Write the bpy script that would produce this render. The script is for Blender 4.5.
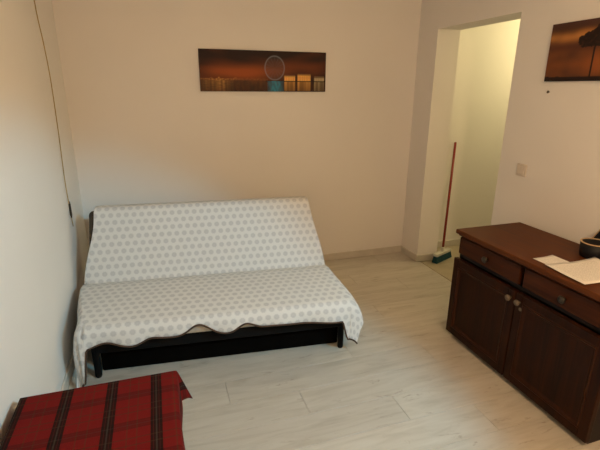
import bpy, bmesh, math, random
from mathutils import Vector, Matrix, noise

for o in list(bpy.data.objects):
    bpy.data.objects.remove(o, do_unlink=True)
S = bpy.context.scene
C = S.collection
PI = math.pi

# ------------------------------------------------------------------ camera
F_PX, PITCH, YAW, ROLL = 434.13, 0.30518, 0.31654, 0.00674
cam_d = bpy.data.cameras.new('camera')
cam_d.sensor_width = 36.0
cam_d.lens = F_PX * 36.0 / 600.0
cam_d.clip_start = 0.02
cam = bpy.data.objects.new('camera', cam_d)
C.objects.link(cam)
fw = Vector((math.sin(YAW) * math.cos(PITCH), math.cos(YAW) * math.cos(PITCH), -math.sin(PITCH)))
rt = Vector((math.cos(YAW), -math.sin(YAW), 0))
up = rt.cross(fw)
rt2 = rt * math.cos(ROLL) + up * math.sin(ROLL)
up2 = up * math.cos(ROLL) - rt * math.sin(ROLL)
cam.matrix_world = Matrix(((rt2.x, up2.x, -fw.x, 0), (rt2.y, up2.y, -fw.y, 0),
                           (rt2.z, up2.z, -fw.z, 1.6), (0, 0, 0, 1)))
S.camera = cam

# ------------------------------------------------------------------ world, exposure
w = bpy.data.worlds.new('world')
S.world = w
w.use_nodes = True
w.node_tree.nodes['Background'].inputs['Color'].default_value = (0.9, 0.75, 0.6, 1)
w.node_tree.nodes['Background'].inputs['Strength'].default_value = 0.02
S.view_settings.view_transform = 'Standard'
S.view_settings.look = 'None'
S.view_settings.gamma = 1
S.view_settings.use_curve_mapping = False
S.view_settings.exposure = 0.0

LAMP = (1.10, 0.10, 1.97)           # warm globe pendant
WARM_COL, WARM_E = (1.0, 0.685, 0.388), 119.0
SPOT = (1.94, -0.33, 2.43)          # added spot for cool light of unseen origin, aimed at the left wall
SPOT_AZ, SPOT_EL, SPOT_ANGLE, SPOT_BLEND = -40.5, -37.8, 52.0, 0.50
COOL_COL, COOL_W = (0.18, 0.71, 1.0), 232.0
HALL_COL, HALL_W = (1.0, 0.85, 0.44), 19.5

# ------------------------------------------------------------------ helpers
def tag(o, label=None, cat=None, group=None, kind=None):
    if label: o['label'] = label
    if cat: o['category'] = cat
    if group: o['group'] = group
    if kind: o['kind'] = kind
    return o

def empty(name, loc, rz=0.0):
    o = bpy.data.objects.new(name, None)
    o.empty_display_size = 0.1
    C.objects.link(o)
    o.location = loc
    o.rotation_euler = (0, 0, rz)
    return o

def obj(name, bm, mat, parent=None, smooth=False):
    me = bpy.data.meshes.new(name)
    if isinstance(bm, bpy.types.Mesh):
        me = bm
    else:
        bmesh.ops.recalc_face_normals(bm, faces=bm.faces)
        bm.to_mesh(me)
        bm.free()
    if mat and not me.materials:
        me.materials.append(mat)
    if smooth:
        for p in me.polygons:
            p.use_smooth = True
    o = bpy.data.objects.new(name, me)
    C.objects.link(o)
    if parent:
        o.parent = parent
    return o

def box(bm, x0, x1, y0, y1, z0, z1, bev=0.0, seg=1):
    r = bmesh.ops.create_cube(bm, size=1.0)
    vs = r['verts']
    for v in vs:
        v.co = Vector(((x0 + x1) / 2 + v.co.x * (x1 - x0), (y0 + y1) / 2 + v.co.y * (y1 - y0),
                       (z0 + z1) / 2 + v.co.z * (z1 - z0)))
    if bev > 0:
        es = list({e for v in vs for e in v.link_edges})
        bmesh.ops.bevel(bm, geom=es, offset=bev, segments=seg, affect='EDGES', profile=0.5)
    return bm

def bx(*a, **k):
    return box(bmesh.new(), *a, **k)

def lathe(bm, prof, n=24, axis='Z', at=(0, 0, 0), cap=True):
    rings = []
    for r, h in prof:
        ring = []
        for i in range(n):
            a = 2 * PI * i / n
            p = (r * math.cos(a), r * math.sin(a), h)
            if axis == 'X':
                p = (p[2], p[0], p[1])
            elif axis == 'Y':
                p = (p[0], p[2], p[1])
            ring.append(bm.verts.new(Vector(p) + Vector(at)))
        rings.append(ring)
    for a, b in zip(rings, rings[1:]):
        for i in range(n):
            bm.faces.new((a[i], a[(i + 1) % n], b[(i + 1) % n], b[i]))
    if cap:
        bm.faces.new(rings[0][::-1])
        bm.faces.new(rings[-1])
    return bm

def tube(bm, pts, r, n=8):
    pts = [Vector(p) for p in pts]
    rings = []
    for i, p in enumerate(pts):
        t = (pts[min(i + 1, len(pts) - 1)] - pts[max(i - 1, 0)])
        if t.length < 1e-9:
            t = Vector((0, 0, 1))
        t.normalize()
        a = t.orthogonal() if abs(t.z) > 0.9 else t.cross(Vector((0, 0, 1)))
        if abs(t.z) > 0.9:
            a = t.cross(Vector((0, 1, 0)))
        a.normalize()
        b = t.cross(a)
        rad = r(i / max(1, len(pts) - 1)) if callable(r) else r
        rings.append([bm.verts.new(p + a * rad * math.cos(2 * PI * k / n) + b * rad * math.sin(2 * PI * k / n)) for k in range(n)])
    for q, s in zip(rings, rings[1:]):
        for k in range(n):
            bm.faces.new((q[k], q[(k + 1) % n], s[(k + 1) % n], s[k]))
    bm.faces.new(rings[0][::-1])
    bm.faces.new(rings[-1])
    return bm

# ------------------------------------------------------------------ materials
class NT:
    def __init__(s, name):
        s.m = bpy.data.materials.new(name)
        s.m.use_nodes = True
        s.t = s.m.node_tree
        s.b = s.t.nodes['Principled BSDF']
    def n(s, typ, **kw):
        x = s.t.nodes.new(typ)
        for k, v in kw.items():
            setattr(x, k, v)
        return x
    def put(s, sock, v):
        if isinstance(v, bpy.types.NodeSocket):
            s.t.links.new(v, sock)
        elif isinstance(v, (tuple, list)):
            sock.default_value = tuple(v) + ((1,) if len(v) == 3 and sock.type == 'RGBA' else ())
        else:
            sock.default_value = v
    def math(s, op, a, b=0.0, c=None, clamp=False):
        x = s.n('ShaderNodeMath', operation=op, use_clamp=clamp)
        s.put(x.inputs[0], a)
        s.put(x.inputs[1], b)
        if c is not None:
            s.put(x.inputs[2], c)
        return x.outputs[0]
    def mix(s, f, a, b, mode='MIX'):
        x = s.n('ShaderNodeMix', data_type='RGBA', blend_type=mode)
        s.put(x.inputs[0], f)
        s.put(x.inputs[6], a)
        s.put(x.inputs[7], b)
        return x.outputs[2]
    def ramp(s, f, stops):
        x = s.n('ShaderNodeValToRGB')
        e = x.color_ramp.elements
        while len(e) < len(stops):
            e.new(0.5)
        for q, (p, c) in zip(e, stops):
            q.position = p
            q.color = tuple(c) + (1,)
        s.put(x.inputs[0], f)
        return x.outputs[0]
    def coord(s, which='Object'):
        return s.n('ShaderNodeTexCoord').outputs[which]
    def mapping(s, v, scale=(1, 1, 1), loc=(0, 0, 0), rot=(0, 0, 0)):
        x = s.n('ShaderNodeMapping')
        s.put(x.inputs['Vector'], v)
        s.put(x.inputs['Location'], loc)
        s.put(x.inputs['Rotation'], rot)
        s.put(x.inputs['Scale'], scale)
        return x.outputs[0]
    def noise(s, v, scale=5, detail=4, rough=0.55, dist=0.0):
        x = s.n('ShaderNodeTexNoise')
        s.put(x.inputs['Vector'], v)
        x.inputs['Scale'].default_value = scale
        x.inputs['Detail'].default_value = detail
        x.inputs['Roughness'].default_value = rough
        x.inputs['Distortion'].default_value = dist
        return x.outputs['Fac']
    def bump(s, h, strength=0.2, dist=0.01):
        x = s.n('ShaderNodeBump')
        x.inputs['Strength'].default_value = strength
        x.inputs['Distance'].default_value = dist
        s.put(x.inputs['Height'], h)
        s.t.links.new(x.outputs[0], s.b.inputs['Normal'])
    def base(s, c, rough=0.5, spec=None, metal=0.0):
        s.put(s.b.inputs['Base Color'], c)
        s.put(s.b.inputs['Roughness'], rough)
        if spec is not None:
            s.b.inputs['Specular IOR Level'].default_value = spec
        s.b.inputs['Metallic'].default_value = metal
        return s.m

def plain(name, c, rough=0.5, spec=0.4, metal=0.0, var=0.10, scale=14):
    t = NT(name)
    f = t.noise(t.coord(), scale, 3)
    a = tuple(x * (1 - var) for x in c)
    b = tuple(min(1, x * (1 + var)) for x in c)
    return t.base(t.ramp(f, [(0.3, a), (0.7, b)]), rough, spec, metal)

def wall_mat(name, c, rough=0.85):
    t = NT(name)
    co = t.coord()
    f = t.noise(co, 1.3, 3)
    col = t.ramp(f, [(0.3, tuple(x * 0.975 for x in c)), (0.7, c)])
    t.base(col, rough, 0.25)
    t.bump(t.noise(co, 90, 3), 0.08, 0.004)
    return t.m

M = {}
M['wall'] = wall_mat('wall_paint', (0.83, 0.79, 0.75))
M['wall_white'] = wall_mat('wall_paint_white', (0.83, 0.80, 0.765))
M['hall'] = wall_mat('hall_paint', (0.80, 0.76, 0.66))
M['ceiling'] = wall_mat('ceiling_paint', (0.80, 0.77, 0.73))
M['skirting'] = plain('skirting', (0.62, 0.57, 0.50), 0.45, 0.4, var=0.06, scale=9)
M['grout'] = plain('joint_dark', (0.48, 0.43, 0.36), 0.9)

def plank_mat():
    t = NT('whitewashed_oak')
    oi = t.n('ShaderNodeObjectInfo').outputs['Random']
    off = t.n('ShaderNodeCombineXYZ')
    t.put(off.inputs[0], t.math('MULTIPLY', oi, 37.0))
    t.put(off.inputs[1], t.math('MULTIPLY', oi, 91.0))
    add = t.n('ShaderNodeVectorMath', operation='ADD')
    t.put(add.inputs[0], t.coord())
    t.put(add.inputs[1], off.outputs[0])
    v = add.outputs[0]
    g1 = t.noise(t.mapping(v, (1.2, 9, 1)), 2.2, 6, 0.62, 0.6)
    g2 = t.noise(t.mapping(v, (2.5, 60, 1)), 3.0, 5, 0.6, 0.3)
    col = t.ramp(g1, [(0.25, (0.44, 0.395, 0.325)), (0.5, (0.545, 0.50, 0.43)), (0.78, (0.61, 0.57, 0.50))])
    col = t.mix(t.math('MULTIPLY', t.math('SUBTRACT', g2, 0.5, clamp=True), 0.55), col, (0.44, 0.37, 0.28))
    # knots and short dark flecks
    k = t.noise(t.mapping(v, (3.2, 13, 1)), 1.5, 5, 0.7, 1.4)
    kf = t.math('MULTIPLY', t.math('SUBTRACT', k, 0.605, clamp=True), 8.0, clamp=True)
    col = t.mix(t.math('MULTIPLY', kf, 0.75), col, (0.27, 0.21, 0.15))
    tint = t.math('MULTIPLY_ADD', oi, 0.09, 0.95)
    cc = t.n('ShaderNodeCombineXYZ')
    for i in range(3):
        t.put(cc.inputs[i], tint)
    col = t.mix(1.0, col, cc.outputs[0], 'MULTIPLY')
    t.base(col, t.math('MULTIPLY_ADD', g2, 0.12, 0.30), 0.5)
    t.bump(g2, 0.06, 0.002)
    return t.m
M['plank'] = plank_mat()

def tile_mat():
    t = NT('hall_tile')
    f = t.noise(t.coord('Object'), 6, 5)
    return t.base(t.ramp(f, [(0.3, (0.40, 0.335, 0.23)), (0.7, (0.50, 0.43, 0.31))]), 0.35, 0.4)
M['tile'] = tile_mat()

def wood_mat(name, c0, c1, axis='Y', rough=0.42):
    t = NT(name)
    co = t.coord()
    sc = {'X': (1.0, 14, 14), 'Y': (14, 1.0, 14), 'Z': (14, 14, 1.0)}[axis]
    a = t.noise(t.mapping(co, sc), 2.2, 6, 0.6, 0.8)
    b = t.noise(co, 7, 3)
    col = t.ramp(a, [(0.28, c0), (0.72, c1)])
    col = t.mix(t.math('MULTIPLY', b, 0.35), col, tuple(x * 0.7 for x in c0))
    t.base(col, t.math('MULTIPLY_ADD', a, 0.15, rough - 0.07), 0.14)
    t.bump(a, 0.08, 0.003)
    return t.m
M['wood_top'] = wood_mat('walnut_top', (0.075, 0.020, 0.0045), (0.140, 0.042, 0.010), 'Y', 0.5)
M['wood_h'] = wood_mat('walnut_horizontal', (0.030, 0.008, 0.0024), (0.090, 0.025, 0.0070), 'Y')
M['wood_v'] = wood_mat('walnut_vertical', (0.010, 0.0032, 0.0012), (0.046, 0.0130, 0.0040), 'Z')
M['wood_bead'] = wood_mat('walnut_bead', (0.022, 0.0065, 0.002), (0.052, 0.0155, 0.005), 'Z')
M['wood_dark'] = plain('walnut_dark', (0.010, 0.005, 0.0035), 0.6)
M['brass'] = plain('aged_brass', (0.17, 0.125, 0.085), 0.45, 0.5, 0.3)
M['knob_dark'] = plain('dark_knob', (0.045, 0.034, 0.024), 0.4, 0.5, 0.3)
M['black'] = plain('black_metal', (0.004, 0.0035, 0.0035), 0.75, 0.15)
M['black_gloss'] = plain('black_gloss', (0.010, 0.010, 0.012), 0.25, 0.5)
M['black_cup'] = plain('black_cup', (0.006, 0.006, 0.008), 0.5, 0.25)
M['under_shade'] = plain('black_under_shade', (0.004, 0.0035, 0.003), 1.0, 0.0)  # flat black that stands in for the shade beneath the sofa
M['mattress'] = plain('cream_ticking', (0.52, 0.46, 0.38), 0.9, 0.1, scale=40)
M['mattress_dark'] = plain('dark_ticking', (0.075, 0.062, 0.050), 0.95, 0.1, scale=50)
M['slat'] = wood_mat('beech_slat', (0.30, 0.19, 0.09), (0.42, 0.28, 0.15), 'X', 0.5)
M['trim'] = plain('brown_binding', (0.085, 0.055, 0.040), 0.9, 0.1)
M['broom_red'] = plain('red_handle', (0.24, 0.020, 0.014), 0.45, 0.4)
M['broom_white'] = plain('white_plastic', (0.62, 0.60, 0.52), 0.5, 0.4)
M['bristle'] = plain('teal_bristle', (0.006, 0.052, 0.072), 0.7, 0.3, scale=60, var=0.4)
M['switch'] = plain('switch_plastic', (0.66, 0.585, 0.51), 0.45, 0.4, var=0.03)
M['cord'] = plain('tan_cord', (0.46, 0.33, 0.16), 0.7, 0.2)
M['cord_dark'] = plain('cord_toggle', (0.05, 0.035, 0.022), 0.5, 0.3)
M['tan'] = plain('tan_card', (0.46, 0.33, 0.19), 0.7, 0.2)
M['canvas_edge'] = plain('canvas_edge', (0.025, 0.015, 0.011), 0.8)
M['steel'] = plain('steel', (0.10, 0.075, 0.055), 0.4, 0.5, 0.6)
M['lamp_white'] = plain('lamp_white', (0.8, 0.78, 0.74), 0.5)

def paper_mat():
    t = NT('printed_paper')
    uv = t.coord('UV')
    sx = t.n('ShaderNodeSeparateXYZ')
    t.put(sx.inputs[0], uv)
    row = t.math('FRACT', t.math('MULTIPLY', sx.outputs[1], 26.0))
    line = t.math('LESS_THAN', row, 0.42)
    ink = t.math('GREATER_THAN', t.noise(t.mapping(uv, (60, 26, 1)), 1.0, 2), 0.47)
    inx = t.math('MULTIPLY', t.math('GREATER_THAN', sx.outputs[0], 0.1), t.math('LESS_THAN', sx.outputs[0], 0.88))
    iny = t.math('MULTIPLY', t.math('GREATER_THAN', sx.outputs[1], 0.12), t.math('LESS_THAN', sx.outputs[1], 0.9))
    f = t.math('MULTIPLY', t.math('MULTIPLY', line, ink), t.math('MULTIPLY', inx, iny))
    return t.base(t.mix(t.math('MULTIPLY', f, 0.38), (0.82, 0.79, 0.74), (0.25, 0.24, 0.24)), 0.8, 0.2)
M['paper'] = paper_mat()

def throw_mat():
    t = NT('dotted_throw')
    uv = t.n('ShaderNodeUVMap').outputs[0]
    sx = t.n('ShaderNodeSeparateXYZ')
    t.put(sx.inputs[0], uv)
    px, py = 0.050, 0.098       # two interleaved grids make the staggered rows
    def grid(ox, oy):
        a = t.math('SUBTRACT', t.math('FRACT', t.math('MULTIPLY_ADD', sx.outputs[0], 1 / px, ox)), 0.5)
        b = t.math('SUBTRACT', t.math('FRACT', t.math('MULTIPLY_ADD', sx.outputs[1], 1 / py, oy)), 0.5)
        a = t.math('MULTIPLY', a, px)
        b = t.math('MULTIPLY', b, py)
        r = t.math('SQRT', t.math('ADD', t.math('MULTIPLY', a, a), t.math('MULTIPLY', b, b)))
        th = t.math('ARCTAN2', b, a)
        return t.math('ADD', r, t.math('MULTIPLY', t.math('COSINE', t.math('MULTIPLY', th, 8.0)), 0.0010))
    d = t.math('MINIMUM', grid(0.0, 0.0), grid(0.5, 0.5))
    dot = t.ramp(t.math('MULTIPLY', d, 25.0), [(0.0, (0.535, 0.53, 0.53)), (0.12, (0.57, 0.565, 0.56)), (0.22, (0.53, 0.525, 0.525)),
                                               (0.32, (0.54, 0.535, 0.535)), (0.50, (0.70, 0.69, 0.67))])
    weave = t.noise(uv, 320, 2)
    soft = t.noise(uv, 3, 3)
    col = t.mix(t.math('MULTIPLY', soft, 0.10), dot, (0.60, 0.56, 0.52))
    t.base(col, 0.95, 0.1)
    t.bump(weave, 0.18, 0.002)
    return t.m
M['throw'] = throw_mat()

def tartan_mat():
    t = NT('red_tartan')
    uv = t.n('ShaderNodeUVMap').outputs[0]
    sx = t.n('ShaderNodeSeparateXYZ')
    t.put(sx.inputs[0], uv)
    P = 0.158
    def bands(src, off):
        f = t.math('FRACT', t.math('MULTIPLY_ADD', src, 1 / P, off))
        d = t.math('ABSOLUTE', t.math('SUBTRACT', f, 0.5))
        dark = t.math('LESS_THAN', d, 0.125)
        mid = t.math('LESS_THAN', d, 0.016)
        gap = t.math('MULTIPLY', t.math('GREATER_THAN', d, 0.055), t.math('LESS_THAN', d, 0.072))
        d2 = t.math('ABSOLUTE', t.math('SUBTRACT', t.math('ABSOLUTE', t.math('SUBTRACT', f, 0.5)), 0.40))
        thin = t.math('LESS_THAN', d2, 0.014)
        return dark, mid, gap, thin
    dx, mx, gx, tx = bands(sx.outputs[0], 0.20)
    dy, my, gy, ty = bands(sx.outputs[1], 0.10)
    col = t.mix(t.math('MULTIPLY', t.noise(uv, 8, 3), 0.3), (0.160, 0.0085, 0.0068), (0.115, 0.0065, 0.0052))
    col = t.mix(t.math('MULTIPLY', dy, 0.42), col, (0.020, 0.007, 0.005))
    col = t.mix(t.math('MULTIPLY', gy, 0.5), col, (0.12, 0.012, 0.008))
    col = t.mix(t.math('MULTIPLY', dx, 0.90), col, (0.008, 0.006, 0.004))
    col = t.mix(t.math('MULTIPLY', gx, 0.35), col, (0.10, 0.012, 0.008))
    col = t.mix(t.math('MULTIPLY', ty, 0.55), col, (0.05, 0.025, 0.01))
    col = t.mix(t.math('MULTIPLY', tx, 0.35), col, (0.05, 0.035, 0.012))
    col = t.mix(t.math('MULTIPLY', mx, 0.40), col, (0.07, 0.06, 0.045))
    col = t.mix(t.math('MULTIPLY', my, 0.12), col, (0.10, 0.07, 0.05))
    tw = t.math('FRACT', t.math('MULTIPLY', t.math('ADD', sx.outputs[0], sx.outputs[1]), 240.0))
    col = t.mix(t.math('MULTIPLY', tw, 0.18), col, (0.02, 0.006, 0.005))
    t.base(col, 0.95, 0.1)
    t.bump(t.noise(uv, 260, 2), 0.2, 0.002)
    return t.m
M['tartan'] = tartan_mat()

def print_mat():
    t = NT('canvas_print')
    a = t.n('ShaderNodeVertexColor', layer_name='print')
    t.base(a.outputs[0], 0.6, 0.25)
    t.bump(t.noise(t.coord(), 400, 2), 0.1, 0.001)
    return t.m
M['print'] = print_mat()

def emit_mat(name, c, e):
    t = NT(name)
    t.base((0.8, 0.6, 0.4), 0.6)
    t.put(t.b.inputs['Emission Color'], c)
    t.b.inputs['Emission Strength'].default_value = e
    return t.m

# ------------------------------------------------------------------ room
XL, XR, YB, YF, ZC = -0.60, 2.30, 3.66, -0.95, 2.62
TH = 0.22                                   # thickness of the right wall
DY0, DY1, DZ = 2.48, 3.375, 2.078           # doorway in the right wall
HX = 3.98                                   # far side of the hall

def struct(name, bm, mat, label, parent=None):
    o = obj(name, bm, mat, parent)
    if parent is None:
        tag(o, label, None, None, 'structure')
    return o

struct('wall_left', bx(XL - 0.15, XL, YF - 0.15, YB + 0.15, 0, ZC), M['wall_white'], 'plain off-white plaster wall at the left')
struct('wall_back', bx(XL, HX + 0.15, YB, YB + 0.15, 0, ZC), M['wall'], 'cream plaster wall behind the sofa')
bm = bmesh.new()
box(bm, XR, XR + TH, YF, DY0, 0, ZC)
box(bm, XR, XR + TH, DY1, YB, 0, ZC)
box(bm, XR, XR + TH, DY0, DY1, DZ, ZC)
struct('wall_right', bm, M['wall'], 'cream plaster wall with an open doorway')
struct('wall_front', bx(XL, HX, YF - 0.15, YF, 0, ZC), M['wall'], 'cream plaster wall behind the viewer')
struct('wall_hall', bx(HX, HX + 0.15, YF, YB, 0, ZC), M['hall'], 'far side wall of the hall')
struct('ceiling', bx(XL - 0.15, HX + 0.15, YF - 0.15, YB + 0.15, ZC, ZC + 0.1), M['ceiling'], 'white ceiling')

# floor: joints slab with every plank laid on it
floor = struct('floor', bx(XL - 0.15, XR + 0.035, YF - 0.15, YB + 0.15, -0.06, -0.007), M['grout'], 'whitewashed oak laminate floor')
PW, PL, G = 0.193, 1.28, 0.0009
cache = {}
rnd = random.Random(4)
def plank_mesh(length, wid):
    k = (round(length, 3), round(wid, 3))
    if k not in cache:
        b = bx(-length / 2 + G, length / 2 - G, -wid / 2 + G, wid / 2 - G, -0.007, 0.0)
        top = [e for e in b.edges if all(v.co.z > -0.001 for v in e.verts)]
        bmesh.ops.bevel(b, geom=top, offset=0.0005, segments=1, affect='EDGES')
        me = bpy.data.meshes.new('plank')
        bmesh.ops.recalc_face_normals(b, faces=b.faces)
        b.to_mesh(me)
        b.free()
        me.materials.append(M['plank'])
        cache[k] = me
    return cache[k]
y = YB
row = 0
XEND = XR + 0.03
while y > YF + 0.02:
    wid = min(PW, y - YF)
    x = XL - [0.0, 0.86, 0.43][row % 3] - 0.05 * (row % 2)
    while x < XEND - 0.02:
        a, b_ = max(x, XL), min(x + PL, XEND)
        yy0 = y - wid
        if b_ - a > 0.03:
            # planks run into the doorway only between its jambs
            if b_ > XR and not (yy0 > DY0 - 0.1 and y < DY1 + 0.15):
                b_ = XR
            o = obj('plank', plank_mesh(b_ - a, wid), None, floor)
            o.location = ((a + b_) / 2, y - wid / 2, 0)
        x += PL
    y -= wid
    row += 1

hall = struct('floor_hall', bx(XR + 0.036, HX + 0.15, YF - 0.15, YB + 0.15, -0.06, -0.006), M['grout'], 'beige tiled hall floor')
TS = 0.40
tm = bx(-TS / 2 + 0.002, TS / 2 - 0.002, -TS / 2 + 0.002, TS / 2 - 0.002, -0.006, 0.0)
tme = bpy.data.meshes.new('tile')
bmesh.ops.recalc_face_normals(tm, faces=tm.faces)
tm.to_mesh(tme)
tm.free()
tme.materials.append(M['tile'])
for i in range(4):
    for j in range(5):
        o = obj('tile', tme, None, hall)
        o.location = (XR + 0.04 + TS * (i + 0.5), YB - TS * (j + 0.5), -0.001)

# skirting boards
SH, ST = 0.068, 0.012
struct('baseboard_back', bx(XL, XR, YB - ST, YB, 0, SH, bev=0.003), M['skirting'], 'low beige skirting along the back wall')
bm = bmesh.new()
box(bm, XR - ST, XR, DY1 - ST, YB - ST, 0, SH, bev=0.003)
box(bm, XR, XR + TH, DY1 - ST, DY1, 0, SH, bev=0.003)
struct('baseboard_right', bm, M['skirting'], 'low beige skirting round the door jamb')
struct('baseboard_side', bx(XR - ST, XR, YF, DY0, 0, SH, bev=0.003), M['skirting'], 'low beige skirting behind the sideboard')
struct('baseboard_left', bx(XL, XL + ST, YF, YB - ST, 0, SH, bev=0.003), M['skirting'], 'low beige skirting along the left wall')
struct('baseboard_hall', bx(XR + TH, HX, YB - ST, YB, 0, SH, bev=0.003), M['skirting'], 'low beige skirting at the end of the hall')

# ------------------------------------------------------------------ lamps
lamp = tag(empty('ceiling_lamp', (LAMP[0], LAMP[1], ZC)), 'warm glowing globe pendant hanging above the room', 'lamp')
dz = LAMP[2] - ZC
obj('canopy', lathe(bmesh.new(), [(0.05, 0.0), (0.05, -0.015), (0.03, -0.03)], 24), M['lamp_white'], lamp)
obj('stem', tube(bmesh.new(), [(0, 0, -0.02), (0, 0, dz + 0.10)], 0.008), M['lamp_white'], lamp)
obj('globe', lathe(bmesh.new(), [(0.11 * math.sin(PI * max(0.02, i / 14)), dz + 0.11 * math.cos(PI * i / 14)) for i in range(14)] + [(0.007, dz - 0.11)], 28),
    emit_mat('warm_globe', WARM_COL, WARM_E), lamp, True)

spot = tag(empty('added_cool_spot', (SPOT[0], SPOT[1], ZC)), 'added cool spot with a made-up ceiling fixture, behind the viewer', 'lamp')
obj('canopy', lathe(bmesh.new(), [(0.045, 0.0), (0.045, -0.02), (0.02, -0.03)], 24), M['lamp_white'], spot)  # invented fixture; the real source of the cool light is unseen
obj('stem', tube(bmesh.new(), [(0, 0, -0.02), (0, 0, SPOT[2] - ZC + 0.03)], 0.008), M['lamp_white'], spot)
sd = Vector((math.sin(math.radians(SPOT_AZ)) * math.cos(math.radians(SPOT_EL)), math.cos(math.radians(SPOT_AZ)) * math.cos(math.radians(SPOT_EL)),
             math.sin(math.radians(SPOT_EL))))
head = obj('added_spot_head', lathe(bmesh.new(), [(0.02, 0.10), (0.04, 0.09), (0.045, -0.0), (0.040, 0.0), (0.036, 0.07)], 24, cap=False), M['lamp_white'], spot, True)
head.location = (0, 0, SPOT[2] - ZC)
head.rotation_mode = 'QUATERNION'
head.rotation_quaternion = (-sd).to_track_quat('Z', 'Y')
l = bpy.data.lights.new('added_spot_light', 'SPOT')  # added to cast the cool light on the left wall and sofa
l.energy, l.color = COOL_W, COOL_COL
l.spot_size, l.spot_blend, l.shadow_soft_size = math.radians(SPOT_ANGLE), SPOT_BLEND, 0.04
lo = bpy.data.objects.new('added_spot_light', l)
C.objects.link(lo)
lo.parent = spot
lo.location = Vector((0, 0, SPOT[2] - ZC)) + sd * 0.01
lo.rotation_mode = 'QUATERNION'
lo.rotation_quaternion = (-sd).to_track_quat('Z', 'Y')

hl = tag(empty('hall_lamp', (HX, 2.98, 2.10)), 'small lamp on the far wall of the hall', 'lamp')
obj('canopy', lathe(bmesh.new(), [(0.05, 0.0), (0.05, -0.02), (0.03, -0.03)], 24, 'X'), M['lamp_white'], hl)
obj('arm', tube(bmesh.new(), [(-0.02, 0, 0), (-0.10, 0, -0.01), (-0.16, 0, 0.0)], 0.008), M['lamp_white'], hl)
l = bpy.data.lights.new('hall_bulb', 'POINT')
l.energy, l.color, l.shadow_soft_size = HALL_W, HALL_COL, 0.06
lo = bpy.data.objects.new('hall_bulb', l)
C.objects.link(lo)
lo.parent = hl
lo.location = (-0.23, 0, 0.0)

# ------------------------------------------------------------------ sofa
SW, SROT = 0.75, math.radians(-5.5)
SO = (0.282, 2.24, 0)
sofa = tag(empty('sofa_bed', SO, SROT), 'low armless folding sofa on a black base, under a dotted throw', 'sofa')
def slab(u0, u1, prof, bev):
    b = bmesh.new()
    A = [b.verts.new((u0, v, z)) for v, z in prof]
    B = [b.verts.new((u1, v, z)) for v, z in prof]
    n = len(prof)
    b.faces.new(A)
    b.faces.new(B[::-1])
    for i in range(n):
        b.faces.new((A[i], B[i], B[(i + 1) % n], A[(i + 1) % n]))
    bmesh.ops.recalc_face_normals(b, faces=b.faces)
    bmesh.ops.bevel(b, geom=list(b.edges), offset=bev, segments=3, affect='EDGES', profile=0.5)
    return b
obj('seat', slab(-SW, SW, [(0.012, 0.245), (0.60, 0.245), (0.60, 0.352), (0.012, 0.352)], 0.03), M['mattress'], sofa, True)
obj('backrest', slab(-SW - 0.10, SW - 0.085, [(0.595, 0.345), (0.735, 0.33), (0.935, 0.765), (0.815, 0.798)], 0.03), M['mattress_dark'], sofa, True)
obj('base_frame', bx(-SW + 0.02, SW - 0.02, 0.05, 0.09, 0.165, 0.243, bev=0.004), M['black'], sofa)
obj('underseat_shade', bx(-SW + 0.035, SW - 0.026, 0.120, 0.70, 0.004, 0.243, bev=0.006), M['under_shade'], sofa)  # solid black block added where only shade lies under the seat
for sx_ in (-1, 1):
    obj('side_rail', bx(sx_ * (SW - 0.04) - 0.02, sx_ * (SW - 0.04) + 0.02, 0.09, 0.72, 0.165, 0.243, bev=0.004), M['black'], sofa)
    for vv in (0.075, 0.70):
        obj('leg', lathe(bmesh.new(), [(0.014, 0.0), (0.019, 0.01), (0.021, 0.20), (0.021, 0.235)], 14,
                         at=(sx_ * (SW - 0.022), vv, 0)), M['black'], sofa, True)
obj('slat', bx(SW - 0.09, SW + 0.012, 0.20, 0.255, 0.13, 0.165, bev=0.004), M['slat'], sofa)

# throw: profile (v, z) from behind the backrest, over its top, into the fold, over the seat and down the front
prof = [(0.985, 0.60), (0.965, 0.73), (0.945, 0.79), (0.90, 0.811), (0.82, 0.818), (0.795, 0.802), (0.77, 0.762),
        (0.70, 0.60), (0.635, 0.45), (0.600, 0.385), (0.585, 0.362), (0.560, 0.372), (0.48, 0.388), (0.30, 0.388), (0.15, 0.380),
        (0.05, 0.367), (0.015, 0.360), (-0.004, 0.338)]
arc = [0.0]
for a, b_ in zip(prof, prof[1:]):
    arc.append(arc[-1] + math.hypot(b_[0] - a[0], b_[1] - a[1]))
S_EDGE = arc[15]
HEM = 0.135
def prof_at(s):
    if s >= arc[-1]:
        return prof[-1][0], prof[-1][1]
    for i in range(len(arc) - 1):
        if s <= arc[i + 1]:
            f = (s - arc[i]) / (arc[i + 1] - arc[i])
            return tuple(prof[i][k] + f * (prof[i + 1][k] - prof[i][k]) for k in (0, 1))
def sm(a, b_, x):
    x = max(0, min(1, (x - a) / (b_ - a)))
    return x * x * (3 - 2 * x)
def hem_wave(u):
    k = 1 - sm(0.0, 0.45, u)
    return (-0.060 * math.exp(-((u + 0.13) / 0.075) ** 2) - 0.048 * math.exp(-((u - 0.125) / 0.07) ** 2)
            - 0.036 * math.exp(-((u + 0.63) / 0.08) ** 2) - 0.018 * math.exp(-((u + 0.40) / 0.05) ** 2) + 0.014 + 0.016 * sm(0.1, 0.5, -u)
            + 0.012 * math.sin(u * 9 + 1.0) * k - 0.010 * math.exp(-((u - 0.36) / 0.10) ** 2) + 0.012 * sm(0.45, 0.65, u) + 0.13 * sm(0.700, 0.745, u) + 0.20 * sm(0.722, 0.752, -u))
ROWS, COLS = 120, 190
NSIDE = 16
UCOL = []
for i in range(NSIDE):
    UCOL.append((-1, 1 - i / NSIDE))                  # fraction of the left drop
for i in range(COLS + 1):
    UCOL.append((0, -SW - 0.008 + (2 * SW + 0.016) * i / COLS))
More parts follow.
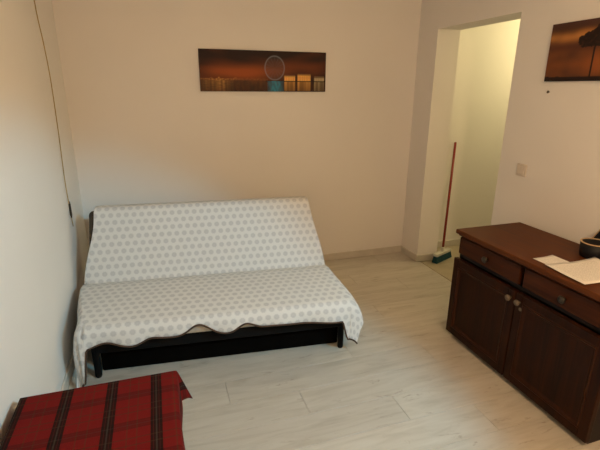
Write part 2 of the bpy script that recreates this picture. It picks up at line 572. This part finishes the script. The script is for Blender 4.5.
for i in range(NSIDE):
    UCOL.append((1, (i + 1) / NSIDE))
me = bpy.data.meshes.new('sofa_throw')
verts, uvs = [], []
S_TOT0 = arc[-1]
for r in range(ROWS + 1):
    fr = r / ROWS
    for side, q in UCOL:
        uu = q if side == 0 else side * (SW + 0.008)
        qn = uu / (SW + 0.008)
        hem = (HEM - (S_TOT0 - S_EDGE)) + hem_wave(uu)
        s = fr * (S_TOT0 + hem)
        v, z = prof_at(s)
        kt = 1 - sm(arc[4], arc[10], s)
        wl = 0.048 + (0.115 - 0.048) * sm(arc[6], arc[9], s) - 0.095 * sm(arc[11], arc[15] + 0.02, s)
        uL, uR = -(SW + 0.008) - wl, (SW + 0.008) - 0.080 * kt
        uu = uL + (uR - uL) * (qn + 1) / 2
        ds = max(0.0, s - S_TOT0)
        # left overlap grows from nothing at the top of the back to a full drop at the front
        t_front = sm(arc[5], arc[13], s)
        if side == -1:
            d = q * (0.004 + 0.18 * sm(arc[9], arc[11], s) + 0.15 * sm(arc[10], arc[13], s))
        elif side == 1:
            d = q * (0.025 + 0.11 * sm(arc[9], arc[12], s))
        else:
            d = 0.0
        drop = math.hypot(ds, d)
        u = uu
        if d > 0:
            if side < 0:
                out = (0.012 + 0.018 * sm(arc[11], arc[14], s)) * (1 - math.exp(-d / 0.03)) + 0.06 * d
            else:
                out = (0.015 + 0.075 * sm(arc[10], arc[15], s)) * (1 - math.exp(-d / 0.05)) + 0.05 * d
            u += side * out * (d / max(drop, 1e-6))
        if ds > 0:
            v -= (0.012 * (1 - math.exp(-ds / 0.02)) + 0.05 * ds) * (0.35 + 0.65 * (ds / max(drop, 1e-6)))
        rim = 1 - math.exp(-drop / 0.02)
        z -= max(0.0, drop - 0.006 * rim)
        if side == -1:
            v += 0.012 * math.sin(d * 30 + s * 9) * (d / 0.33)
            u += 0.006 * math.sin(s * 26) * (d / 0.33)
        # ripples and wrinkles
        nz = noise.noise(Vector((u * 2.2, s * 3.1, 0.3))) * 0.006 + noise.noise(Vector((u * 7, s * 9, 2.0))) * 0.0022
        if ds > 0 and side == 0:
            v -= 0.010 * sm(0, 0.10, ds) * (math.sin(u * 22) + 0.6 * noise.noise(Vector((u * 9, 0, 5)))) + 0.004 * sm(0, .1, ds)
        back = sm(arc[4], arc[6], s) * (1 - sm(arc[8], arc[9], s))
        seat = sm(arc[10], arc[12], s)
        if drop < 0.02:
            z += max(-0.001, nz * (0.6 * seat))
            v -= max(-0.001, nz + 0.003) * back
        # sagging upper rim of the back
        z -= 0.006 * sm(-0.3, -0.75, -abs(u)) * 0
        z = max(z, 0.006)
        verts.append((u, v, z))
        tu = uu + side * d
        uvs.append((tu, s))
NC = len(UCOL)
faces = []
for r in range(ROWS):
    for c in range(NC - 1):
        a = r * NC + c
        faces.append((a, a + 1, a + NC + 1, a + NC))
me.from_pydata(verts, [], faces)
ul = me.uv_layers.new(name='UVMap')
for lp in me.loops:
    ul.data[lp.index].uv = uvs[lp.vertex_index]
me.materials.append(M['throw'])
thr = obj('sofa_throw', me, None, None, True)
thr.location = SO
thr.rotation_euler = (0, 0, SROT)
tag(thr, 'off-white throw with grey dots draped over the sofa', 'throw')
mod = thr.modifiers.new('thickness', 'SOLIDIFY')
mod.thickness = 0.003
mod.offset = -1 if False else 1
hem_pts = [verts[ROWS * NC + c] for c in range(NC)]
obj('hem_binding', tube(bmesh.new(), hem_pts, 0.0055, 6), M['trim'], thr, True)

# ------------------------------------------------------------------ low table and tartan cloth
TX0, TX1, TY0, TY1, TZ = -0.563, -0.018, 0.62, 1.592, 0.497
tbl = tag(empty('low_table', ((TX0 + TX1) / 2, (TY0 + TY1) / 2, 0)), 'low rectangular table under the red tartan cloth', 'table')
hx, hy = (TX1 - TX0) / 2, (TY1 - TY0) / 2
obj('tabletop', bx(-hx, hx, -hy, hy, TZ - 0.028, TZ - 0.004, bev=0.003), M['wood_top'], tbl)
obj('apron', bx(-hx + 0.04, hx - 0.04, -hy + 0.04, hy - 0.04, TZ - 0.10, TZ - 0.028), M['wood_v'], tbl)
for a in (-1, 1):
    for b_ in (-1, 1):
        cx, cy = a * (hx - 0.045), b_ * (hy - 0.045)
        obj('leg', bx(cx - 0.022, cx + 0.022, cy - 0.022, cy + 0.022, 0, TZ - 0.028, bev=0.003), M['wood_v'], tbl)

def cloth_axis(half, over, n, m):
    xs = []
    for i in range(m):
        xs.append(-half - over * (1 - i / m))
    for i in range(n + 1):
        xs.append(-half + 2 * half * i / n)
    for i in range(m):
        xs.append(half + over * (i + 1) / m)
    return xs
OV = 0.16
xs = cloth_axis(hx, OV, 40, 14)
ys = cloth_axis(hy, OV, 60, 14)
verts, uvs, faces = [], [], []
R_ = 0.010
for Y in ys:
    for X in xs:
        dx = max(0, abs(X) - hx)
        dy = max(0, abs(Y) - hy)
        sgx, sgy = (1 if X > 0 else -1), (1 if Y > 0 else -1)
        d = math.hypot(dx, dy)
        px = max(-hx, min(hx, X))
        py = max(-hy, min(hy, Y))
        z = TZ
        if d > 0:
            corner = 2 * min(dx, dy) / d                      # cloth gathers into a fold at each corner
            out = 0.012 * (1 - math.exp(-d / 0.012)) + 0.03 * d + 0.22 * d * corner ** 1.3
            k = 0.30 if (sgx < 0 and dx > 0) else 1.0          # the wall leaves little room on the left
            px += sgx * out * dx / d * k
            py += sgy * out * dy / d
            wob = 0.006 * (d / OV) * (1 - min(1, corner))
            if dx > dy:
                px += sgx * wob * math.sin(Y * 17) * k
            else:
                py += sgy * wob * math.sin(X * 19)
            z -= max(0, d - 0.008 * (1 - math.exp(-d / 0.008))) * (1 - 0.06 * min(1, corner))
        else:
            z += 0.0012 * noise.noise(Vector((X * 5, Y * 5, 1)))
        verts.append((px, py, z))
        uvs.append((X, Y))
NX = len(xs)
for j in range(len(ys) - 1):
    for i in range(NX - 1):
        a = j * NX + i
        faces.append((a, a + 1, a + NX + 1, a + NX))
me = bpy.data.meshes.new('tablecloth')
me.from_pydata(verts, [], faces)
ul = me.uv_layers.new(name='UVMap')
for lp in me.loops:
    ul.data[lp.index].uv = uvs[lp.vertex_index]
me.materials.append(M['tartan'])
tc = obj('tablecloth', me, None, None, True)
tc.location = ((TX0 + TX1) / 2, (TY0 + TY1) / 2, 0)
tag(tc, 'red tartan cloth with black bands over the low table', 'tablecloth')
mod = tc.modifiers.new('thickness', 'SOLIDIFY')
mod.thickness = 0.002
mod.offset = 1

# ------------------------------------------------------------------ sideboard
BX0, BX1, BY0, BY1 = 1.802, 2.245, 1.135, 2.172       # carcass
sb = tag(empty('sideboard', ((BX0 + BX1) / 2, (BY0 + BY1) / 2, 0)), 'dark walnut sideboard with two drawers above two panelled doors', 'sideboard')
OX, OY = sb.location.x, sb.location.y
sb.scale = (1, 1, 1.0165)
def sbx(x0, x1, y0, y1, z0, z1, **k):
    return bx(x0 - OX, x1 - OX, y0 - OY, y1 - OY, z0, z1, **k)
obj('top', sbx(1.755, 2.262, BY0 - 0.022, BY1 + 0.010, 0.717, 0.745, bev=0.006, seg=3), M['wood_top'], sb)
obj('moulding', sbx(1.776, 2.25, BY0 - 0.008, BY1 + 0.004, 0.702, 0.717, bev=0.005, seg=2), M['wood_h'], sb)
bm = bmesh.new()
for q in ((BX0, BX1, BY0, BY0 + 0.018, 0.035, 0.702), (BX0, BX1, BY1 - 0.018, BY1, 0.035, 0.702),
          (BX0 + 0.01, BX1, (BY0 + BY1) / 2 - 0.009, (BY0 + BY1) / 2 + 0.009, 0.053, 0.702),
          (BX0 + 0.004, BX1, BY0 + 0.018, BY1 - 0.018, 0.035, 0.053), (BX0 + 0.004, BX1, BY0 + 0.018, BY1 - 0.018, 0.558, 0.576),
          (BX1 - 0.008, BX1, BY0 + 0.018, BY1 - 0.018, 0.053, 0.702)):
    box(bm, q[0] - OX, q[1] - OX, q[2] - OY, q[3] - OY, q[4], q[5])
obj('carcass', bm, M['wood_dark'], sb)
obj('plinth', sbx(BX0 + 0.012, BX1, BY0 + 0.01, BY1 - 0.01, 0.0, 0.035), M['wood_dark'], sb)

def knob(parent, x, y, z, mat, r=0.015):
    return obj('knob', lathe(bmesh.new(), [(0.007, 0.0), (0.007, -0.012), (r * 0.8, -0.015), (r, -0.021), (r * 0.86, -0.027), (r * 0.4, -0.029)], 18,
                             'X', (x - OX, y - OY, z)), mat, parent, True)
MIDY = (BY0 + BY1) / 2
def front_panel(name, x_face, x_back, y0, y1, z0, z1, stile, lip, hmat, vmat):
    """frame of two stiles and two rails with a bead and a recessed panel"""
    bm = bmesh.new()
    box(bm, x_face - OX, x_back - OX, y0 - OY, y0 + stile - OY, z0, z1, bev=0.004, seg=2)
    box(bm, x_face - OX, x_back - OX, y1 - stile - OY, y1 - OY, z0, z1, bev=0.004, seg=2)
    box(bm, x_face - OX, x_back - OX, y0 + stile - OY, y1 - stile - OY, z0, z0 + stile, bev=0.004, seg=2)
    box(bm, x_face - OX, x_back - OX, y0 + stile - OY, y1 - stile - OY, z1 - stile, z1, bev=0.004, seg=2)
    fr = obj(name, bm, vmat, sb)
    bm = bmesh.new()
    rings = []
    for ins, xx in ((stile - 0.002, x_face + 0.003), (stile + 0.006, x_face - 0.002), (stile + 0.015, x_face + 0.006),
                    (stile + 0.030, x_face + 0.011)):
        rings.append([bm.verts.new((xx - OX, a - OY, b_)) for a, b_ in ((y0 + ins, z0 + ins), (y1 - ins, z0 + ins), (y1 - ins, z1 - ins), (y0 + ins, z1 - ins))])
    for p, q in zip(rings, rings[1:]):
        for i in range(4):
            bm.faces.new((p[i], p[(i + 1) % 4], q[(i + 1) % 4], q[i]))
    obj('bead', bm, M['wood_bead'], fr)
    bm = bmesh.new()
    box(bm, x_face + 0.0095 - OX, x_back - 0.003 - OX, y0 + stile - 0.001 - OY, y1 - stile + 0.001 - OY, z0 + stile - 0.001, z1 - stile + 0.001)
    obj('panel', bm, vmat, fr)
    return fr
for a, b_, dk in ((MIDY + 0.014, BY1 - 0.004, -1), (BY0 + 0.004, MIDY - 0.014, 1)):
    # drawer front: plain board with a raised centre field
    bm = bmesh.new()
    box(bm, 1.785 - OX, 1.816 - OX, a - OY, b_ - OY, 0.586, 0.694, bev=0.005, seg=2)
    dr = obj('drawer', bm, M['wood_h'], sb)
    knob(dr, 1.785, (a + b_) / 2 - 0.005, 0.638, M['knob_dark'], 0.020)
    y0, y1 = (a - 0.010, b_ + 0.016) if dk < 0 else (a - 0.012, b_ + 0.010)
    d = front_panel('door', 1.770, 1.800, y0, y1, 0.030, 0.553, 0.046, 0.01, M['wood_h'], M['wood_v'])
    ky = (y0 + 0.028) if dk < 0 else (y1 - 0.028)
    tag(knob(d, 1.770, ky, 0.508, M['brass'], 0.0175), 'dull brass knob')
    if dk > 0:
        obj('escutcheon', lathe(bmesh.new(), [(0.010, 0.0), (0.010, -0.003)], 16, 'X', (1.770 - OX, ky - 0.012 - OY, 0.472)), M['brass'], d)

# things on the sideboard
def sheet(name, cx, cy, wx, wy, rot, z0, curl, label):
    me = bpy.data.meshes.new(name)
    vs, uv, fs = [], [], []
    N, K = 14, 10
    for j in range(K + 1):
        for i in range(N + 1):
            a, b_ = i / N - 0.5, j / K - 0.5
            zz = curl * (max(0, a) * 2) ** 2 * 0.6 + curl * 0.5 * max(0, b_) * 2 * abs(a)
            vs.append((a * wx, b_ * wy, zz))
            uv.append((b_ + 0.5, 0.5 - a))
    for j in range(K):
        for i in range(N):
            q = j * (N + 1) + i
            fs.append((q, q + 1, q + N + 2, q + N + 1))
    me.from_pydata(vs, [], fs)
    ul = me.uv_layers.new(name='UVMap')
    for lp in me.loops:
        ul.data[lp.index].uv = uv[lp.vertex_index]
    me.materials.append(M['paper'])
    o = obj(name, me, None, None, True)
    o.location = (cx, cy, z0)
    o.rotation_euler = (0, 0, rot)
    md = o.modifiers.new('thickness', 'SOLIDIFY')
    md.thickness = 0.0008
    md.offset = 1
    return tag(o, label, 'paper', 'loose sheets on the sideboard')
sheet('paper_sheet', 1.888, 1.528, 0.135, 0.21, math.radians(2), 0.7578, 0.004, 'smaller white sheet under the printed one, its end towards the doorway')
sheet('paper_sheet', 1.940, 1.408, 0.310, 0.232, math.radians(-3), 0.7638, 0.016, 'large printed white sheet on the sideboard, nearest the viewer')

cup = tag(empty('cup', (2.145, 1.560, 0.7573)), 'squat black cup with a tan rim on the sideboard', 'cup')
obj('body', lathe(bmesh.new(), [(0.055, 0.0), (0.062, 0.004), (0.066, 0.03), (0.068, 0.078), (0.062, 0.078), (0.058, 0.02), (0.002, 0.016)], 32), M['black_cup'], cup, True)
obj('rim', lathe(bmesh.new(), [(0.0615, 0.079), (0.0615, 0.083), (0.0685, 0.083), (0.0685, 0.079), (0.0615, 0.079)], 32, cap=False), M['tan'], cup)
rc = tag(empty('black_box', (2.243, 1.668, 0.7878)), 'slim black box leaning behind the cup on the sideboard', 'box')
rc.rotation_euler = (math.radians(29), 0, 0)
obj('body', bx(-0.013, 0.013, -0.062, 0.0, 0.0, 0.135, bev=0.003, seg=2), M['black_gloss'], rc)
obj('edge_strip', bx(-0.0145, -0.0125, -0.005, 0.0008, 0.004, 0.131, bev=0.0004), M['tan'], rc)

# ------------------------------------------------------------------ pictures on the walls
def lerp(a, b_, f):
    f = max(0, min(1, f))
    return tuple(a[i] + (b_[i] - a[i]) * f for i in range(3))
def nz2(x, y_, s=0.0):
    return noise.noise(Vector((x, y_, s)))
def city(u, v):
    hz = 0.27
    sky_t = (0.018, 0.0075, 0.006)
    glow = math.exp(-((u - 0.36) / 0.24) ** 2 - ((v - 0.46) / 0.20) ** 2) + 0.4 * math.exp(-((u - 0.12) / 0.14) ** 2 - ((v - 0.48) / 0.16) ** 2)
    glow2 = 0.35 * math.exp(-((u - 0.80) / 0.22) ** 2 - ((v - 0.62) / 0.18) ** 2)
    c = lerp(sky_t, (0.26, 0.062, 0.013), glow + glow2 + 0.18 * nz2(u * 5, v * 5))
    if v < hz:
        c = lerp((0.020, 0.010, 0.009), (0.085, 0.026, 0.010), glow + 0.25 + 0.4 * nz2(u * 40, v * 6))
    amber = (0.85, 0.44, 0.11)
    # far shore lights on the left and their streaks in the water
    if u < 0.52:
        dens = 0.5 + 0.5 * nz2(u * 90, 3)
        if hz < v < hz + 0.045 + 0.07 * max(0, nz2(u * 32, 8)):
            c = lerp(c, amber, dens * (0.30 + 0.45 * math.exp(-((u - 0.13) / 0.08) ** 2) if u < 0.30 else 0.16) * (0.6 + 0.8 * nz2(u * 70, v * 24)))
        if v < hz:
            st = math.exp(-((u - 0.15) / 0.06) ** 2) + 0.45 * math.exp(-((u - 0.05) / 0.03) ** 2) + 0.12
            c = lerp(c, amber, 0.55 * st * (0.55 + 0.45 * nz2(u * 60, 9)) * (0.35 + 0.65 * v / hz) * (0.8 + 0.4 * nz2(u * 30, v * 40)))
    # lit block on the right with its reflection
    for a, b_, t in ((0.650, 0.742, 0.42), (0.762, 0.872, 0.45), (0.900, 0.990, 0.39)):
        if a < u < b_ and hz < v < t:
            win = 0.72 + 0.28 * (1 if math.sin(u * 420) > -0.2 else 0) * (1 if math.sin(v * 120) > -0.4 else 0)
            c = lerp(c, (0.80, 0.42, 0.11) if a < 0.9 else (0.42, 0.34, 0.20), 0.95 * win)
            if v > t - 0.035:
                c = lerp(c, (0.09, 0.04, 0.02), 0.8)
        if a < u < b_ and 0.015 < v < hz - 0.02:
            st = 0.30 + 0.55 * max(0, nz2(u * 48, 1.3) + 0.3)
            c = lerp(c, (0.70, 0.36, 0.09) if a < 0.9 else (0.40, 0.32, 0.18), st * (0.45 + 0.55 * v / hz))
    if hz - 0.02 < v < hz + 0.005 and u > 0.5:
        c = (0.014, 0.009, 0.008)
    # blue lit foot of the wheel
    if 0.515 < u < 0.65 and v < 0.26:
        f = math.exp(-((u - 0.580) / 0.055) ** 2) * (0.5 + 0.5 * max(0, nz2(u * 60, v * 8) + 0.4))
        c = lerp(c, (0.03, 0.24, 0.38), 1.0 * f)
    # observation wheel
    dx, dy = (u - 0.575) * 3.35, v - 0.585
    d = math.hypot(dx * 1.12, dy)
    e = math.exp(-((d - 0.290) / 0.016) ** 2)
    c = lerp(c, (0.20, 0.22, 0.24), 0.62 * e)
    if d < 0.265:
        an = math.atan2(dy, dx)
        sp = max(0, math.cos(an * 16)) ** 12
        c = lerp(c, (0.13, 0.13, 0.15), 0.30 * sp + 0.12)
    return c
BL = [(0.30, 0.70, 0.10, 0.14), (0.40, 0.74, 0.11, 0.17), (0.24, 0.66, 0.055, 0.11), (0.345, 0.84, 0.07, 0.10), (0.20, 0.70, 0.02, 0.05), (0.50, 0.66, 0.06, 0.10)]
def tree(u, v):
    n1 = nz2(u * 7, v * 3.5, 3) + 0.5 * nz2(u * 16, v * 9, 7)
    c = lerp((0.055, 0.022, 0.013), (0.20, 0.062, 0.016), 0.55 - abs(v - 0.30) * 1.1 + 0.35 * n1)
    band = math.exp(-((v - 0.76 - 0.06 * nz2(u * 4, 2)) / 0.085) ** 2) * (0.7 + 0.6 * n1)
    c = lerp(c, (0.40, 0.17, 0.045), 0.9 * band)
    c = lerp(c, (0.060, 0.026, 0.020), 0.8 * sm(0.84, 0.98, v))
    c = lerp(c, (0.34, 0.10, 0.022), 0.55 * math.exp(-((u - 0.33) / 0.10) ** 2 - ((v - 0.30) / 0.18) ** 2))
    c = lerp(c, (0.06, 0.018, 0.012), 0.6 * math.exp(-((v - 0.58) / 0.06) ** 2) * (0.7 + 0.5 * n1))
    rough = 0.16 * nz2(u * 34, v * 12, 5) + 0.10 * nz2(u * 80, v * 26, 2)
    for a, b_, ra, rb in BL:
        if ((u - a) / ra) ** 2 + ((v - b_) / rb) ** 2 < 1 + rough * 2:
            c = lerp((0.012, 0.006, 0.005), (0.05, 0.018, 0.010), max(0, nz2(u * 60, v * 20)))
    if 0.06 < v < 0.62 and abs(u - (0.282 + 0.010 * v ** 2)) < 0.0050:
        c = (0.010, 0.006, 0.005)
    if v < 0.075 + 0.015 * nz2(u * 30, 1):
        c = (0.014, 0.007, 0.006)
    return c
def picture(name, loc, rz, wid, hei, fn, label):
    e = tag(empty(name, loc, rz), label, 'picture', 'canvas prints on the walls')
    # local: x along the width, y into the wall, front at y=-depth
    dep = 0.018
    obj('canvas', bx(-wid / 2, wid / 2, -dep + 0.0006, 0.0, -hei / 2, hei / 2, bev=0.0015), M['canvas_edge'], e)
    NU, NV = 300, 90
    vs, fs = [], []
    W2, H2 = wid - 0.001, hei - 0.001
    for j in range(NV + 1):
        for i in range(NU + 1):
            vs.append(((i / NU - 0.5) * W2, -dep, (j / NV - 0.5) * H2))
    for j in range(NV):
        for i in range(NU):
            q = j * (NU + 1) + i
            fs.append((q, q + 1, q + NU + 2, q + NU + 1))
    me = bpy.data.meshes.new('print')
    me.from_pydata(vs, [], fs)
    at = me.color_attributes.new('print', 'FLOAT_COLOR', 'POINT')
    flat = []
    for j in range(NV + 1):
        for i in range(NU + 1):
            c = fn(i / NU, j / NV)
            flat += [min(1, c[0] * 1.3), min(1, c[1] * 1.25), min(1, c[2] * 1.2), 1.0]
    at.data.foreach_set('color', flat)
    me.materials.append(M['print'])
    obj('print', me, None, e)
    return e
picture('wall_picture', (0.888, YB, 1.729), 0.0, 1.050, 0.314, city, 'wide night city print with a big wheel, above the sofa')
picture('wall_picture', (XR, 1.672, 1.808), -PI / 2, 1.050, 0.318, tree, 'wide sunset print with a dark tree, right of the doorway')

# ------------------------------------------------------------------ small wall things
nl = obj('nail', lathe(bmesh.new(), [(0.0045, 0.0), (0.0045, -0.006), (0.008, -0.008), (0.008, -0.011), (0.004, -0.013)], 12, 'X', (0, 0, 0)), M['steel'], None, True)
nl.location = (XR, 2.163, 1.588)
tag(nl, 'small dark nail in the wall under the tree print', 'nail')
sw = tag(empty('light_switch', (XR, 2.272, 1.089)), 'beige light switch on the wall beside the doorway', 'switch')
obj('plate', bx(-0.009, 0, -0.040, 0.040, -0.040, 0.040, bev=0.003, seg=2), M['switch'], sw)
obj('rocker', bx(-0.013, -0.008, -0.024, 0.024, -0.026, 0.026, bev=0.002), M['switch'], sw)

cord = empty('pull_cord', (XL, 3.15, 0.70))
tag(cord, 'thin tan cord hanging down the left wall near the corner', 'cord')
cp = [(0.010, -0.075, 1.90), (0.006, -0.070, 1.37), (0.005, 0.0, 1.15), (0.005, 0.040, 0.94), (0.005, 0.025, 0.62), (0.005, -0.012, 0.32), (0.006, -0.004, 0.15)]
pts = []
for i in range(len(cp) - 1):
    p0, p1, p2, p3 = [Vector(cp[max(0, min(len(cp) - 1, i + k))]) for k in (-1, 0, 1, 2)]
    for k in range(8):
        t = k / 8
        pts.append(0.5 * ((2 * p1) + (-p0 + p2) * t + (2 * p0 - 5 * p1 + 4 * p2 - p3) * t * t + (-p0 + 3 * p1 - 3 * p2 + p3) * t ** 3))
pts.append(Vector(cp[-1]))
obj('string', tube(bmesh.new(), pts, 0.003, 6), M['cord'], cord, True)
obj('toggle', lathe(bmesh.new(), [(0.003, 0.17), (0.0065, 0.15), (0.0075, 0.08), (0.004, 0.055)], 12, at=(0.0085, -0.002, 0)), M['cord_dark'], cord, True)
obj('string_end', tube(bmesh.new(), [(0.008, -0.002, 0.06), (0.006, 0.012, 0.03), (0.006, 0.02, -0.01)], 0.0028, 6), M['cord'], cord, True)

# ------------------------------------------------------------------ broom
BA = math.radians(24)
br = tag(empty('broom', (2.565, 3.345, 0), BA), 'broom with a red handle and teal bristles, leaning in the doorway', 'broom')
bm = bmesh.new()
box(bm, -0.13, 0.13, -0.024, 0.024, 0.062, 0.092, bev=0.007, seg=2)
lathe(bm, [(0.018, 0.09), (0.016, 0.125), (0.013, 0.13)], 14)
obj('broom_head', bm, M['broom_white'], br)
bm = bmesh.new()
vs0 = [(-0.125, -0.020, 0.063), (0.125, -0.020, 0.063), (0.125, 0.020, 0.063), (-0.125, 0.020, 0.063)]
vs1 = [(-0.138, -0.030, 0.001), (0.138, -0.030, 0.001), (0.138, 0.026, 0.001), (-0.138, 0.026, 0.001)]
A = [bm.verts.new(q) for q in vs0]
B = [bm.verts.new(q) for q in vs1]
bm.faces.new(A)
bm.faces.new(B[::-1])
for i in range(4):
    bm.faces.new((A[i], B[i], B[(i + 1) % 4], A[(i + 1) % 4]))
obj('bristles', bm, M['bristle'], br)
ci, si = math.cos(-BA), math.sin(-BA)
wx, wy, wz = 2.800 - 2.565, 3.640 - 3.345, 1.10
obj('handle', tube(bmesh.new(), [(0, 0, 0.10), (wx * ci - wy * si, wx * si + wy * ci, wz)], 0.0115, 12), M['broom_red'], br, True)
